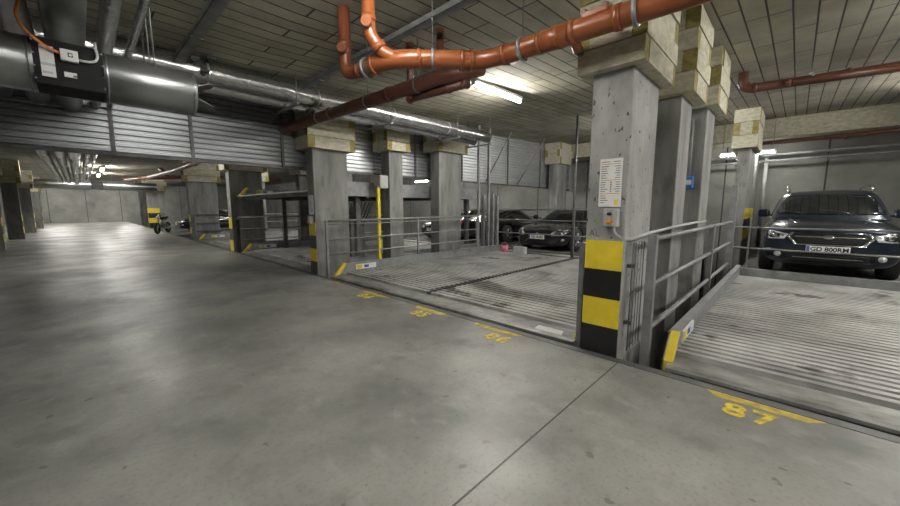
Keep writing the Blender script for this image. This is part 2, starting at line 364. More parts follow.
# ---------------------------------------------------------------- parking platforms
def deck_mesh(x0, x1, y0, y1, z):
    prof = []; x = x0 + .34; d = .042
    prof.append((x0 + .3, y0, z + .012))
    while x < x1 - .2:
        prof += [(x, y0, z - .0), (x + .012, y0, z + d), (x + .066, y0, z + d), (x + .078, y0, z)]; x += .115
    prof.append((x1, y0, z + .012))
    return MB().sheet(prof, (0, y1 - y0, 0))
def platform(label, x0, x1, y0, y1, z, legs=True, rails=(1, 1), ridge=True, sticker=True, deck='deck_steel'):
    t = thing('parking_platform', label, 'parking lift platform', (x0, (y0 + y1) / 2, z - .1), 'car stacker platforms')
    dk = deck_mesh(x0, x1, y0, y1, z).build('deck', deck, t)
    md = dk.modifiers.new('thickness', 'SOLIDIFY'); md.thickness = .006; md.offset = -1
    MB().prism([(x0, y0, z - .025), (x0 + .004, y0, z), (x0 + .05, y0, z + .014), (x0 + .3, y0, z + .018), (x0 + .3, y0, z - .1), (x0 + .2, y0, z - .1), (x0 + .16, y0, z - .03)], (0, y1 - y0, 0)).build('front_lip', 'lip_steel', t)
    MB().box(x1 - .1, x1, y0, y1, z - .1, z + .02).build('rear_beam', 'galvanized', t)
    for x in (x0 + 1.4, x0 + 3.4):
        MB().box(x, x + .1, y0, y1, z - .14, z - .02).build('cross_beam', 'galvanized_dark', t)
    for sgn, y in ((1, y1), (-1, y0)):
        if not rails[0 if sgn > 0 else 1]: continue
        o = 0 if sgn > 0 else -.05
        s = MB().prism([(x0 + .12, y + o, z - .1), (x0 + .12, y + o, z + .02), (x0 + .3, y + o, z + .22), (x1, y + o, z + .22), (x1, y + o, z - .1)], (0, .05, 0))
        s.box(x0 + .3, x1, y + o - .012, y + o + .062, z + .2, z + .225)
        sr = s.build('side_rail', 'galvanized', t)
        MB().prism([(x0 + .08, y - .03, z - .06), (x0 + .08, y - .03, z + .03), (x0 + .27, y - .03, z + .25), (x0 + .34, y - .03, z + .235), (x0 + .17, y - .03, z + .02), (x0 + .17, y - .03, z - .06)], (0, .06, 0)).build('end_cap', 'yellow', sr)
        if sticker and sgn > 0:
            yy = y - .013
            st = MB().box(x0 + .55, x0 + 1.05, yy - .004, yy + .02, z + .075, z + .18).build('sticker', 'white_paint', sr)
    if sticker and rails[0]:
        yy = y1 - .017
        MB().box(x0 + .57, x0 + .69, yy - .003, yy, z + .085, z + .17).build('sticker_print', 'yellow', t, label='yellow warning print on the platform rail sticker')
        MB().box(x0 + .75, x0 + .86, yy - .003, yy, z + .1, z + .155).build('sticker_print', 'blue_print', t, label='blue print on the platform rail sticker')
    if ridge:
        yc = (y0 + y1) / 2
        mb = MB().box(x0 + .3, x1, yc - .018, yc + .018, z, z + .06)
        x = x0 + .4
        while x < x1 - .1:
            mb.box(x, x + .035, yc - .05, yc + .05, z + .01, z + .075); x += .115
        mb.build('center_ridge', 'galvanized_dark', t)
    if legs:
        for x in (x0 + .6, x1 - .6):
            for y in (y0 + .3, y1 - .3):
                MB().box(x, x + .12, y, y + .12, PIT, z - .02).build('support_leg', 'galvanized_dark', t)
    return t
PX0 = 3.35
p1 = platform('wide corrugated parking platform between the two striped pillars, bays 84 to 86', PX0, 9.0, 1.5, 6.5, .0)
MB().prism([(PX0 + .07, 1.98, .0135), (PX0 + .19, 2.0, .0165), (PX0 + .19, 1.7, .0165), (PX0 + .07, 1.66, .0135)], (0, 0, .003)).build('white_sticker', 'white_paint', p1)
p2 = platform('corrugated oil stained parking platform of bay 87', PX0, 9.0, -4.3, .68, .0)
p3 = platform('lower parking platform in the bay under the raised platform', PX0, 9.0, 7.3, 12.2, .0, ridge=False)
p4 = platform('raised parking platform hovering above the bay behind the slatted curtain', PX0, 8.9, 7.35, 12.2, 1.72, ridge=False, legs=False)
for x in (4.6, 8.6):
    for y in (7.55, 12.0):
        MB().box(x, x + .12, y, y + .12, PIT, 1.68).build('lift_post', 'galvanized_dark', p4)
p5 = platform('parking platform beside the slim striped pillar, past the raised one', PX0, 9.0, 13.0, 18.2, .0, ridge=False)
pb1 = platform('rear parking platform carrying the blue SUV', 9.15, 14.6, -4.3, .75, 0, rails=(0, 0), ridge=False, sticker=False, deck='galvanized_dark')  # rear decks: darker material paints in the weak light under the cars
pb2 = platform('rear parking platform carrying the black sports coupe', 9.3, 14.7, 1.7, 6.5, 0, rails=(0, 0), ridge=False, sticker=False, deck='galvanized_dark')
pb3 = platform('rear parking platform behind the wide concrete pillar', 9.3, 14.7, 7.4, 12.2, 0, rails=(0, 0), ridge=False, sticker=False, deck='galvanized_dark')
tag(MB().box(9.04, 9.11, -4.2, .74, PIT, .17, .006).build('channel_beam', 'galvanized'), 'long galvanized channel beam across the back of bay 87 in front of the SUV', 'beam')

# ---------------------------------------------------------------- railings
def railing(name, label, posts, rails, base=PIT, pw=.03):
    """posts: (x, y, ztop); rails: (p, q, r)"""
    t = thing(name, label, 'railing', (posts[0][0], posts[0][1], base), 'steel railings')
    for x, y, zt in posts: MB().box(x - pw, x + pw, y - pw, y + pw, base, zt, .004).build('post', 'galvanized', t)
    for p, q, r in rails: MB().cyl(p, q, r, 10).build('rail', 'galvanized', t)
    return t
y = 6.63
railing('guard_railing', 'low steel railing left of bay 84, from the striped pillar past the yellow pole',
        [(3.36, y, 1.11), (5.74, y, 1.1), (8.0, y, 1.12)],
        [((3.33, y, 1.09), (8.02, y, 1.13), .022), ((3.33, y, 1.02), (8.02, y, 1.05), .012), ((3.33, y, .72), (8.02, y, .74), .017), ((3.33, y, .42), (8.02, y, .44), .017)], pw=.022)
y = .87
railing('guard_railing', 'steel railing between the instruction sheet pillar and bay 87',
        [(3.47, y, 1.12), (6.6, y, 1.1)],
        [((3.47, y, 1.08), (9.0, y, 1.08), .024), ((3.47, y, .67), (9.0, y, .67), .024), ((3.47, y, .26), (9.0, y, .26), .024)], pw=.035)
tag(MB().box(8.86, 8.98, y - .05, y + .05, PIT, 1.8, .005).build('steel_post', 'galvanized'), 'tall flat topped steel post at the far end of the bay 87 railing', 'post', 'lift posts')
railing('guard_railing', 'thin two bar railing in front of the blue SUV', [(9.13, .6, 1.2), (9.13, -4.0, 1.0)],
        [((9.13, .85, .97), (9.13, -4.2, .97), .016), ((9.13, .85, .56), (9.13, -4.2, .56), .016)], pw=.014)
railing('guard_railing', 'steel railing in front of the black sports coupe, at the back of bay 86', [(9.16, 4.22, 1.3), (9.16, 1.6, 1.3)],
        [((9.16, 7.05, 1.3), (9.16, 1.5, 1.3), .02), ((9.16, 7.05, 1.0), (9.16, 1.5, 1.0), .016), ((9.16, 7.05, .6), (9.16, 1.5, .6), .016), ((9.16, 7.05, .12), (9.16, 1.5, .12), .016)], pw=.018)
tag(MB().cyl((9.1, 4.22, -.02), (9.1, 4.22, CZ(9.05)), .03, 10).build('steel_pole', 'galvanized_dark'), 'thin dark pole from platform to ceiling in front of the black sports coupe', 'pole', 'lift posts')
for i, (x, yy, zt, w, lb, d) in enumerate(((8.05, 6.62, CZ(8), .03, 'left one of the two tall galvanized posts reaching the ceiling near the foil pipe ends', .03),
                                     (8.6, 6.68, CZ(8.5), .035, 'right one of the two tall galvanized posts reaching the ceiling near the foil pipe ends', .035),
                                     (8.95, 7.15, 1.75, .05, 'stout short lift post left in the group beside the reversed dark car', .05),
                                     (9.15, 6.95, 1.8, .04, 'pale short lift post in the middle of the group beside the reversed dark car', .06),
                                     (9.1, 6.72, 1.72, .05, 'short lift post nearest the black coupe in the group of posts', .04))):
    tag(MB().box(x - w, x + w, yy - d, yy + d, PIT, zt, .004).build('steel_post', 'galvanized'), lb, 'post', 'lift posts')
tag(MB().box(3.31, 3.39, 1.41, 1.46, PIT, 1.02, .004).build('steel_post', 'galvanized'), 'short steel post hugging the left side of the nearest striped pillar', 'post', 'lift posts')
tag(MB().box(3.31, 3.4, 12.3, 12.38, PIT, 1.0, .004).build('steel_post', 'black'), 'black post beside the striped pillar left of the raised platform', 'post', 'lift posts')
t = thing('yellow_pole', 'yellow painted steel pole standing behind the bay 84 railing', 'pole', (4.67, 6.72, PIT))
MB().box(4.635, 4.705, 6.7, 6.77, PIT, 1.8, .005).build('shaft', 'yellow', t)
MB().box(4.62, 4.72, 6.69, 6.78, 1.8, 1.83, .003).build('cap_plate', 'galvanized_dark', t)
for k in range(5): MB().cyl((4.635, 6.735, .5 + k * .28), (4.62, 6.735, .5 + k * .28), .014, 8).build('bolt', 'galvanized_dark', t)
t = thing('yellow_pole', 'dim yellow pole under the raised parking platform', 'pole', (6.2, 12.28, PIT))
MB().box(6.17, 6.23, 12.25, 12.31, PIT, 1.7, .005).build('shaft', 'yellow_faded', t)
railing('guard_railing', 'steel railing on the far side of the bay under the raised platform', [(3.4, 12.36, 1.1), (6.0, 12.36, 1.1), (8.8, 12.36, 1.1)],
        [((3.4, 12.36, z), (8.8, 12.36, z), .018) for z in (1.06, .7, .36)], pw=.02)
railing('guard_railing', 'steel railing between the slim striped pillar and the striped pillar left of the raised platform', [(3.4, 18.33, 1.1), (6.0, 18.33, 1.1), (8.8, 18.33, 1.1)],
        [((3.4, 18.33, z), (8.8, 18.33, z), .02) for z in (1.06, .7, .36)], pw=.02)
# wire mesh panel on the side of the nearest pillar
t = thing('mesh_guard', 'wire mesh guard panel on the bay side of the nearest striped pillar', 'mesh panel', (3.5, .99, .05))
MB().tube([(3.34, .99, .06), (3.34, .99, 1.05), (3.66, .99, 1.05), (3.66, .99, .06)], .005, 6).build('frame_wire', 'galvanized_dark', t)
for x in (3.42, 3.5, 3.58): MB().cyl((x, .99, .06), (x, .99, 1.05), .0028, 6).build('wire', 'galvanized_dark', t)
for z in (.1, .35, .6, .85): MB().cyl((3.34, .99, z), (3.66, .99, z), .0028, 6).build('wire', 'galvanized_dark', t)
for z in (.3, .82): MB().box(3.36, 3.4, .98, 1.05, z, z + .03).build('bracket', 'galvanized_dark', t)

# ---------------------------------------------------------------- on the nearest pillar
t = thing('instruction_sheet', 'white printed instruction sheet on the face of the nearest striped pillar', 'sign', (EDGE - .006, 1.18, 1.36))
xs = EDGE - .0065
MB().box(xs - .004, xs + .004, 1.085, 1.275, 1.36, 1.775).build('sheet', 'paper', t)
mb = MB(); mo = MB()
for k in range(19):
    z = 1.745 - k * .0195
    if k in (1, 8, 14): mo.box(xs - .0055, xs - .004, 1.1, 1.262, z, z + .006); continue
    a = random.uniform(.5, .95)
    mb.box(xs - .0055, xs - .004, 1.262 - .075 * a, 1.262, z, z + .006)
    if 8 < k < 14: mb.box(xs - .0055, xs - .004, 1.168, 1.18, z - .003, z + .009)
    if k < 15: mb.box(xs - .0055, xs - .004, 1.1, 1.1 + .06 * a, z, z + .006)
mb.build('lettering', 'ink', t); mo.build('orange_lines', 'ink_orange', t)
MB().box(xs - .0055, xs - .004, 1.105, 1.14, 1.375, 1.42).build('warning_mark', 'yellow', t)
t = thing('control_box', 'grey key switch box with orange knob below the instruction sheet', 'switch box', (EDGE - .03, 1.14, 1.19))
MB().box(EDGE - .075, EDGE - .0, 1.085, 1.2, 1.19, 1.345, .006).build('housing', 'grey_plastic', t)
MB().lathe([(.0, .035), (.014, .035), (.016, .0)], (EDGE - .075, 1.145, 1.3), (-1, 0, 0), 16).build('key_switch', 'black', t)
kn = MB().lathe([(.0, .03), (.022, .028), (.026, .0)], (EDGE - .075, 1.145, 1.235), (-1, 0, 0), 16).build('knob', 'orange_cable', t)
MB().box(EDGE - .113, EDGE - .1, 1.125, 1.165, 1.228, 1.242).build('knob_grip', 'yellow', kn)
text('STOP', .022, (EDGE - .0765, 1.143, 1.327), basis((0, -1, 0), (0, 0, 1)), 'ink', 'housing_print', t)
text('AL', .085, (EDGE - .003, 1.3, 1.12), basis((0, -1, 0), (0, 0, 1)), 'stencil', 'stencil_letters', A)
c = MB().tube([(EDGE - .04, 1.12, 1.2)] + bend((EDGE - .04, 1.12, 1.16), (EDGE - .03, 1.1, 1.07), (EDGE + .1, 1.0, 1.08)) + bend((3.4, .965, 1.1), (3.55, .95, 1.12), (3.8, .95, 1.125)) + [(5, .95, 1.15), (6.5, .95, 1.16)], .015, 10)
tag(c.build('conduit_tube', 'grey_plastic'), 'bent grey conduit tube running from the switch box along the railing', 'conduit')
t = thing('instruction_sheet', 'narrow white sheet on the striped pillar beside bay 84', 'sign', (EDGE - .006, 7.0, 1.22))
MB().box(EDGE - .009, EDGE - .002, 6.9, 7.1, 1.22, 1.6).build('sheet', 'paper', t)
mb = MB()
for k in range(14): mb.box(EDGE - .0105, EDGE - .009, 6.93 + .04 * random.random(), 7.07, 1.57 - k * .023, 1.577 - k * .023)
mb.build('lettering', 'ink', t)
t = thing('control_box', 'small grey switch box under the white sheet on the striped pillar beside bay 84', 'switch box', (EDGE - .03, 7.0, 1.03))
MB().box(EDGE - .07, EDGE, 6.94, 7.06, 1.03, 1.18, .006).build('housing', 'grey_plastic', t)
MB().lathe([(0, .03), (.02, .028), (.024, 0)], (EDGE - .07, 7.0, 1.07), (-1, 0, 0), 14).build('knob', 'orange_cable', t)
t = thing('blue_junction_box', 'small blue box on the third pillar below a thin vertical conduit', 'junction box', (6.46, 1.2, 1.65))
MB().box(6.42, 6.5, 1.14, 1.24, 1.65, 1.82, .008).build('housing', 'blue_plastic', t)
MB().box(6.412, 6.42, 1.155, 1.225, 1.7, 1.77).build('label_plate', 'white_paint', t)
MB().cyl((6.48, 1.2, 1.82), (6.48, 1.2, 2.66), .012, 8).build('conduit', 'galvanized', t)

# ---------------------------------------------------------------- pipes
def socket(p, d, r, w=.05): d = Vector(d).normalized(); p = Vector(p); return p - d * w / 2, p + d * w / 2, r
def pipe_run(t, pts, r, mat, sockets=(), name='pipe', n=20):
    MB().tube(pts, r, n).build(name, mat, t)
    for p, d in sockets:
        a, b, rr = socket(p, d, r * 1.13); MB().cyl(a, b, rr, n).build('socket', mat, t)
def clamp(t, p, d, r, rod=True, mat='galvanized'):
    d = Vector(d).normalized(); p = Vector(p)
    c = MB().cyl(p - d * .014, p + d * .014, r + .012, 20).build('clamp', mat, t)
    if rod: MB().cyl(p + Vector((0, 0, r)), (p.x, p.y, CZ(p.x)), .006, 6).build('hanger_rod', 'galvanized_dark', t)
t = thing('drain_pipe', 'bright orange plastic drain pipe with branches hanging in front of the nearest pillar top', 'drain pipe', (2.7, 1.5, 2.72))
r = .082; z = 2.72
e0 = (2.99, -.9, 2.75); e1 = (2.79, 2.1, z)
ax = Vector(e1) - Vector(e0)
def at_main(y): k = (y - e0[1]) / (e1[1] - e0[1]); return Vector(e0).lerp(Vector(e1), k)
pipe_run(t, [e0, at_main(0), at_main(1)] + bend(at_main(2.02), (2.77, 2.22, z), (2.66, 2.32, z)) + bend((2.3, 2.65, z), (2.14, 2.79, z), (2.12, 2.98, z)) + [(2.1, 3.2, z)], r, 'orange_plastic', name='main_pipe')
for yy, w in ((1.05, .05), (1.38, .045), (1.5, .03), (1.66, .03), (2.0, .04)):
    a, b, rr = socket(at_main(yy), ax, r * 1.11, w); MB().cyl(a, b, rr, 20).build('socket', 'orange_plastic', t)
MB().cyl(at_main(1.4), at_main(1.66), r * 1.06, 20).build('sleeve', 'orange_plastic', t)
for pp, dd in (((2.68, 2.3, z), (-1, .9, 0)), ((2.61, 2.365, z), (-1, .9, 0)), ((2.32, 2.63, z), (-1, .9, 0)), ((2.115, 3.03, z), (-.1, 1, 0))):
    a, b, rr = socket(pp, dd, r * 1.12, .035); MB().cyl(a, b, rr, 20).build('socket', 'orange_plastic', t)
clamp(t, at_main(.93), ax, r + .004); clamp(t, at_main(1.83), ax, r + .006); clamp(t, (2.41, 2.55, z), (-1, .9, 0), r + .004); clamp(t, at_main(-.2), ax, r + .004)
pc = at_main(1.18)
hb = MB().box(pc.x - .075, pc.x + .03, 1.1, 1.3, z + .05, z + .1, .012).build('inspection_hatch', 'orange_plastic', t)
for yy in (1.12, 1.28): MB().cyl((pc.x - .08, yy, z + .1), (pc.x + .03, yy, z + .125), .017, 10).build('hatch_screw', 'brown_plastic', hb)
MB().cyl(at_main(1.38) + Vector((.0, 0, -.04)), at_main(1.38) + Vector((.1, 0, -.11)), .04, 16).build('branch_stub', 'orange_plastic', t)
MB().cyl(at_main(1.38) + Vector((.1, 0, -.11)), at_main(1.38) + Vector((.14, 0, -.12)), .03, 16).build('stub_plug', 'black', t)
# the steep branch at the tee
pipe_run(t, bend((2.22, 2.74, z), (2.09, 2.86, z + .02), (2.05, 2.89, z + .1)) + bend((2.0, 2.92, z + .18), (1.975, 2.93, z + .22), (1.975, 2.93, z + .32)) + [(1.975, 2.93, CZ(1.97))], .06, 'orange_plastic', [((1.975, 2.93, z + .33), (0, 0, 1)), ((2.05, 2.88, z + .1), (-.5, .3, .8))], 'branch_pipe')
MB().cyl((1.975, 2.93, z + .27), (1.9, 2.86, z + .27), .046, 16).build('cleaning_cap', 'orange_plastic', t)
# the end bend, and up
pipe_run(t, [(2.1, 3.2, z), (2.09, 3.3, z)] + bend((2.085, 3.36, z), (2.08, 3.53, z), (2.08, 3.53, z + .14)) + [(2.08, 3.53, z + .3), (2.08, 3.53, CZ(2.08))], .06, 'brown_orange', [((2.09, 3.28, z), (-.1, 1, 0)), ((2.08, 3.53, z + .32), (0, 0, 1))], 'branch_pipe')
MB().cyl((2.08, 3.53, z + .25), (1.99, 3.45, z + .25), .045, 16).build('cleaning_cap', 'brown_orange', t)
clamp(t, (2.1, 3.16, z), (-.1, 1, 0), r)

t = thing('drain_pipe', 'long dark brown drain pipe passing under the orange one and through the slatted curtain', 'drain pipe', (3.0, 5, 2.88))
r = .088
pipe_run(t, [(3.2, 2.6, 2.88), (3.11, 3.2, 2.88), (2.94, 7.2, 2.88), (2.9, 19.0, 2.9), (2.6, 24, 2.9)], r, 'brown_plastic', [((3.07, 4.1, 2.88), (-.04, 1, 0)), ((3.0, 5.6, 2.88), (-.04, 1, 0)), ((2.95, 7.02, 2.88), (-.06, 1, 0)), ((2.92, 12, 2.89), (0, 1, 0)), ((2.91, 16, 2.9), (0, 1, 0))], 'main_pipe')
pipe_run(t, [(3.2, 2.8, 2.76), (3.16, 3.8, 2.77)], .05, 'brown_plastic', [((3.2, 2.83, 2.76), (-.04, 1, 0)), ((3.16, 3.77, 2.77), (-.04, 1, 0)), ((3.19, 3.1, 2.763), (-.04, 1, 0))], 'lower_stub')
for p, q in (((3.13, 3.73, 2.75), (3.13, 3.73, CZ(3.1))), ((3.15, 3.2, 2.9), (3.15, 3.2, CZ(3.13))), ): MB().cyl(p, q, .045, 14).build('riser_pipe', 'brown_plastic', t)
for yy, x in ((3.55, 3.1), (4.6, 3.05), (6.0, 2.99), (10, 2.93), (15, 2.915)): clamp(t, (x, yy, 2.88), (-.07, 1, 0), r, mat='galvanized_dark')
t = thing('drain_pipe', 'tangle of brown drain pipes under the ceiling beyond the curtain, above the far striped pillar', 'drain pipe', (4, 24, 3))
pipe_run(t, [(2.6, 24, 2.9), (4.6, 23.6, 3.0), (7, 23.5, 3.05), (9, 23.5, 3.1)], .11, 'brown_plastic', [((4, 23.7, 2.97), (1, -.15, 0)), ((5.5, 23.55, 3.02), (1, 0, 0))])
pipe_run(t, [(2.6, 24, 2.9), (2.4, 27, 3.0), (2.2, 30.4, 3.12)], .09, 'brown_plastic', [((2.4, 27, 3.0), (-.1, 1, 0))])
pipe_run(t, [(3.4, 23.8, 2.95), (3.2, 23.9, 3.3), (3.1, 24, CZ(3.1))], .09, 'brown_plastic', [((3.2, 23.9, 3.3), (0, 0, 1))], 'riser_pipe')
for x in (4.6, 6.4): clamp(t, (x, 23.6, 3.02), (1, 0, 0), .11)
t = thing('drain_pipe', 'dark red brown pipe under the ceiling of bay 87, right of the pillar tops', 'drain pipe', (8.4, 0, 3.55))
pipe_run(t, [(8.2, .84, CZ(8.2))] + bend((8.2, .84, 3.55), (8.2, .84, 3.4), (8.22, .7, 3.39)) + [(8.5, -.6, 3.41), (8.95, -3.0, 3.42), (9.15, -4.2, 3.42)], .075, 'brown_plastic', [((8.22, .68, 3.39), (.3, -1, 0)), ((8.46, -.4, 3.42), (.3, -1, 0))], 'main_pipe')
pipe_run(t, [(8.2, .3, 3.38), (8.55, -1.1, 3.385)], .05, 'brown_plastic', [((8.21, .26, 3.38), (.3, -1, 0))], 'second_pipe')
clamp(t, (8.37, 0, 3.425), (.3, -1, 0), .075); clamp(t, (8.69, -1.6, 3.42), (.3, -1, 0), .075)
t = thing('wall_pipes', 'red brown pipe along the insulated beam above the blue SUV', 'pipe', (14.2, 0, 3.1))
pipe_run(t, [(14.25, 1.05, 3.25), (14.25, -4.5, 3.28)], .06, 'brown_plastic', [((14.25, -.8, 3.21), (0, 1, 0))])
for i, (z, rr, lb) in enumerate(((2.95, .035, 'upper of the two thin grey pipes along the wall above the SUV'), (2.78, .03, 'lower of the two thin grey pipes along the wall above the SUV'))):
    o = thing('service_pipe', lb, 'pipe', (14.9, 0, z), 'wall service pipes')
    pipe_run(o, [(14.9, 2.4, z), (14.9, -5, z + .06)], rr, 'galvanized')
    for yy in (1.5, -.6, -2.6): MB().box(14.88, XR - .01, yy, yy + .03, z - .05, z - .02).build('bracket', 'galvanized_dark', o)
tag(MB().tube([(14.95, .76, 2.9), (14.95, .76, .1)], .05, 12).build('down_pipe', 'galvanized'), 'grey vertical down pipe on the wall left of the SUV', 'pipe')

# foil wrapped pipes along the hall in front of the curtain
for i, (yy, z, rr, x1, mat, lb, nm) in enumerate(((5.92, 3.17, .135, 7.55, 'foil', 'thickest foil wrapped pipe running along the slatted curtain', 'insulated_pipe'),
                                   (6.2, 3.075, .095, 7.35, 'foil', 'thinner foil wrapped pipe below the thickest one', 'insulated_pipe'),
                                   (6.24, 3.3, .06, 7.9, 'duct_steel', 'smooth steel pipe tucked above the foil wrapped pipes', 'insulated_pipe'))):
    t = thing(nm, lb, 'insulated pipe', (2, yy, z), 'foil wrapped pipes')
    MB().tube([(-7.4 + k * (x1 + 7.4) / 30, yy + random.uniform(-.006, .006), z + random.uniform(-.006, .006)) for k in range(31)], rr, 16).build('wrapped_pipe', mat, t)
    MB().cyl((x1, yy, z), (x1 + .03, yy, z), rr * .7, 14).build('end_plug', 'black', t)
    for k in range(9):
        x = -6.4 + k * 1.55
        if x < x1: MB().cyl((x, yy, z), (x + .03, yy, z), rr + .006, 16).build('strap', 'galvanized', t)
t = thing('pipe_rack', 'steel hanger rack holding the foil wrapped pipes under the ceiling', 'pipe rack', (5, 6, 3.3))
for x in (-1.2, .7, 2.5, 4.3, 6.2, 7.4):
    for yy in (5.72, 6.45): MB().cyl((x, yy, 2.94), (x, yy, CZ(x)), .008, 6).build('hanger_rod', 'galvanized_dark', t)
    MB().box(x - .02, x + .02, 5.68, 6.49, 2.945, 2.975).build('cross_bar', 'galvanized', t)
t = thing('valve_group', 'black valves between the jet fan and the foil wrapped pipes', 'valve', (1.25, 5.75, 3.2))
for k, (x, z) in enumerate(((1.2, 3.25), (1.38, 3.3), (1.3, 3.12))):
    MB().cyl((x, 5.72, z), (x, 5.9, z), .035, 12).build('valve_body', 'black', t)
    MB().box(x - .05, x + .05, 5.66, 5.72, z - .02, z + .02, .006).build('valve_lever', 'black', t)

# ceiling cable trays
def tray(label, x, w, y0, y1, z):
    t = thing('cable_tray', label, 'cable tray', (x, (y0 + y1) / 2, z), 'cable trays')
    MB().box(x - w / 2, x + w / 2, y0, y1, z, z + .005).box(x - w / 2, x - w / 2 + .005, y0, y1, z, z + .06).box(x + w / 2 - .005, x + w / 2, y0, y1, z, z + .06).build('channel', 'galvanized', t)
    for k in range(2): MB().tube([(x - w / 4 + k * w / 2, y0, z + .018), (x - w / 4 + k * w / 2, y1, z + .018)], .012, 6).build('cable', 'black', t)
    k = y0 + .4
    while k < y1:
        MB().box(x - w / 2 - .01, x + w / 2 + .01, k, k + .025, z - .012, z).build('bracket', 'galvanized_dark', t)
        MB().cyl((x + w / 2 + .008, k, z), (x + w / 2 + .008, k, CZ(x + w / 2)), .005, 6).build('hanger_rod', 'galvanized_dark', t)
        k += 1.6
tray('long cable tray on the ceiling right of the vertical orange branches', 2.75, .09, -3, 7.3, 3.3)
tray('cable tray close above the jet fan on the left of the ceiling', 1.05, .11, -2, 6.4, 3.18)
tag(MB().box(4.1, 4.14, 4.3, 4.6, CZ(4.1) - .015, CZ(4.1)).build('ceiling_plate', 'galvanized_dark'), 'small dark plate on the ceiling boards beside the light tube', 'plate')

# ventilation ducts along the aisle ceiling
for x, z, rr, mat, lb in ((-.55, 2.86, .1, 'duct_steel', 'leftmost of the silver ducts along the aisle ceiling'), (-.24, 2.84, .11, 'duct_steel', 'second silver duct from the left along the aisle ceiling'),
                      (.05, 2.82, .125, 'duct_steel', 'widest silver duct running above the black fan box'), (.3, 2.84, .062, 'foil', 'narrow foil wrapped pipe right of the widest duct'), (.47, 2.84, .03, 'foil', 'thinnest foil pipe right of the aisle ducts')):
    t = thing('ventilation_duct', lb, 'duct', (x, 10, z), 'aisle ceiling ducts')
    MB().tube([(x, -2 + k * 2.0, z) for k in range(17)], rr, 18).build('duct_tube', mat, t)
    for k in range(10): MB().cyl((x, .3 + k * 2.95, z), (x, .34 + k * 2.95, z), rr + .008, 18).build('joint_ring', 'galvanized', t)
    for k in range(6): MB().cyl((x, 1.5 + k * 5, z + rr), (x, 1.5 + k * 5, CZ(x)), .006, 6).build('hanger_rod', 'galvanized_dark', t)

# jet fan
def jet_fan(label, x0, y, z, r, L=.6, far=False):
    t = thing('jet_fan', label, 'jet fan', (x0, y, z), 'jet fans')
    k = r / .185
    def X(u): return x0 + u * k
    for a in (.18, -.18 - L):
        MB().lathe([(0, .06), (.15 * k, .06), (.165 * k, 0), (r, 0), (r, L * k), (.165 * k, L * k), (.15 * k, L * k - .06), (0, L * k - .06)], (X(a), y, z), (1, 0, 0), 40).build('silencer_tube', 'duct_steel', t)
        for e in (a + .012, a + L - .025): MB().lathe([(r, 0), (r + .004, 0), (r + .004, .012), (r, .012)], (X(e), y, z), (1, 0, 0), 40).build('seam_ring', 'duct_steel', t)
    h = r * .86; d = r * .9; b = .182
    bx = MB().box(X(-b), X(b), y - d, y + d, z - h, z + h, .006).build('motor_box', 'black_matt', t)
    yf = y - d - .001
    if not far:
        for u in (-b + .006, b - .006):
            for w in (-.8, -.27, .27, .8): MB().cyl((X(u), yf, z + h * w), (X(u), yf - .006, z + h * w), .006, 8).build('screw', 'galvanized', bx)
        MB().box(X(-.045), X(.048), yf - .04, yf + .003, z + .02, z + .1, .005).build('junction_box', 'white_paint', bx)
        MB().box(X(-.145), X(-.075), yf - .003, yf + .003, z - .105, z + .105).build('rating_label', 'white_paint', bx)
        MB().box(X(-.145), X(-.075), yf - .004, yf - .003, z - .03, z - .012).box(X(-.14), X(-.09), yf - .004, yf - .003, z - .085, z - .07).build('lettering', 'grey_plastic', bx)
        MB().box(X(-.035), X(.03), yf - .003, yf + .003, z - .085, z - .05).build('warning_label', 'white_paint', bx)
        MB().box(X(.01), X(.03), yf - .004, yf - .003, z - .082, z - .065).build('label_mark', 'ink', bx)
        mb = MB().box(X(-.006), X(.0), yf - .0415, yf - .04, z + .048, z + .078).box(X(.0), X(.02), yf - .0415, yf - .04, z + .048, z + .054).box(X(.0), X(.02), yf - .0415, yf - .04, z + .07, z + .076).box(X(.014), X(.02), yf - .0415, yf - .04, z + .054, z + .064)
        mb.build('logo', 'black', bx)
        MB().tube(bend((X(-.2), y - .1, z + .4), (X(-.27), y - d - .06, z + .22), (X(-.16), y - d - .04, z + .13)) + bend((X(-.13), y - d - .035, z + .105), (X(-.09), y - d - .03, z + .075), (X(-.045), y - d - .02, z + .07)), .01, 8).build('power_cable', 'orange_cable', t)
        MB().tube(bend((X(.048), yf - .02, z + .045), (X(.17), yf - .03, z + .03), (X(.148), yf - .02, z + .13)) + [(X(.145), yf - .0, z + .2)], .009, 8).build('signal_cable', 'grey_plastic', t)
        for sg in (-1, 1):      # air deflector blades at the outlet
            MB().prism([(X(.79), y - .1, z + sg * .05), (X(.9), y - .1, z + sg * .1), (X(.94), y - .04, z + sg * .1), (X(.94), y + .08, z + sg * .1), (X(.79), y + .12, z + sg * .05)], (0, 0, .006)).build('deflector_blade', 'galvanized_dark', t)
    for u in (-.5, .5):
        for dy in (-.12, .12): MB().cyl((X(u), y + dy, z + r * .7), (X(u), y + dy, CZ(X(u))), .007, 6).build('hanger_rod', 'galvanized_dark', t)
    return t
jet_fan('large silver jet fan with black motor box hanging at the upper left', .05, 4.1, 2.39, .185)
jet_fan('distant silver jet fan hanging beyond the curtain near the far wall', .9, 30.9, 2.72, .27, 1.75, True)

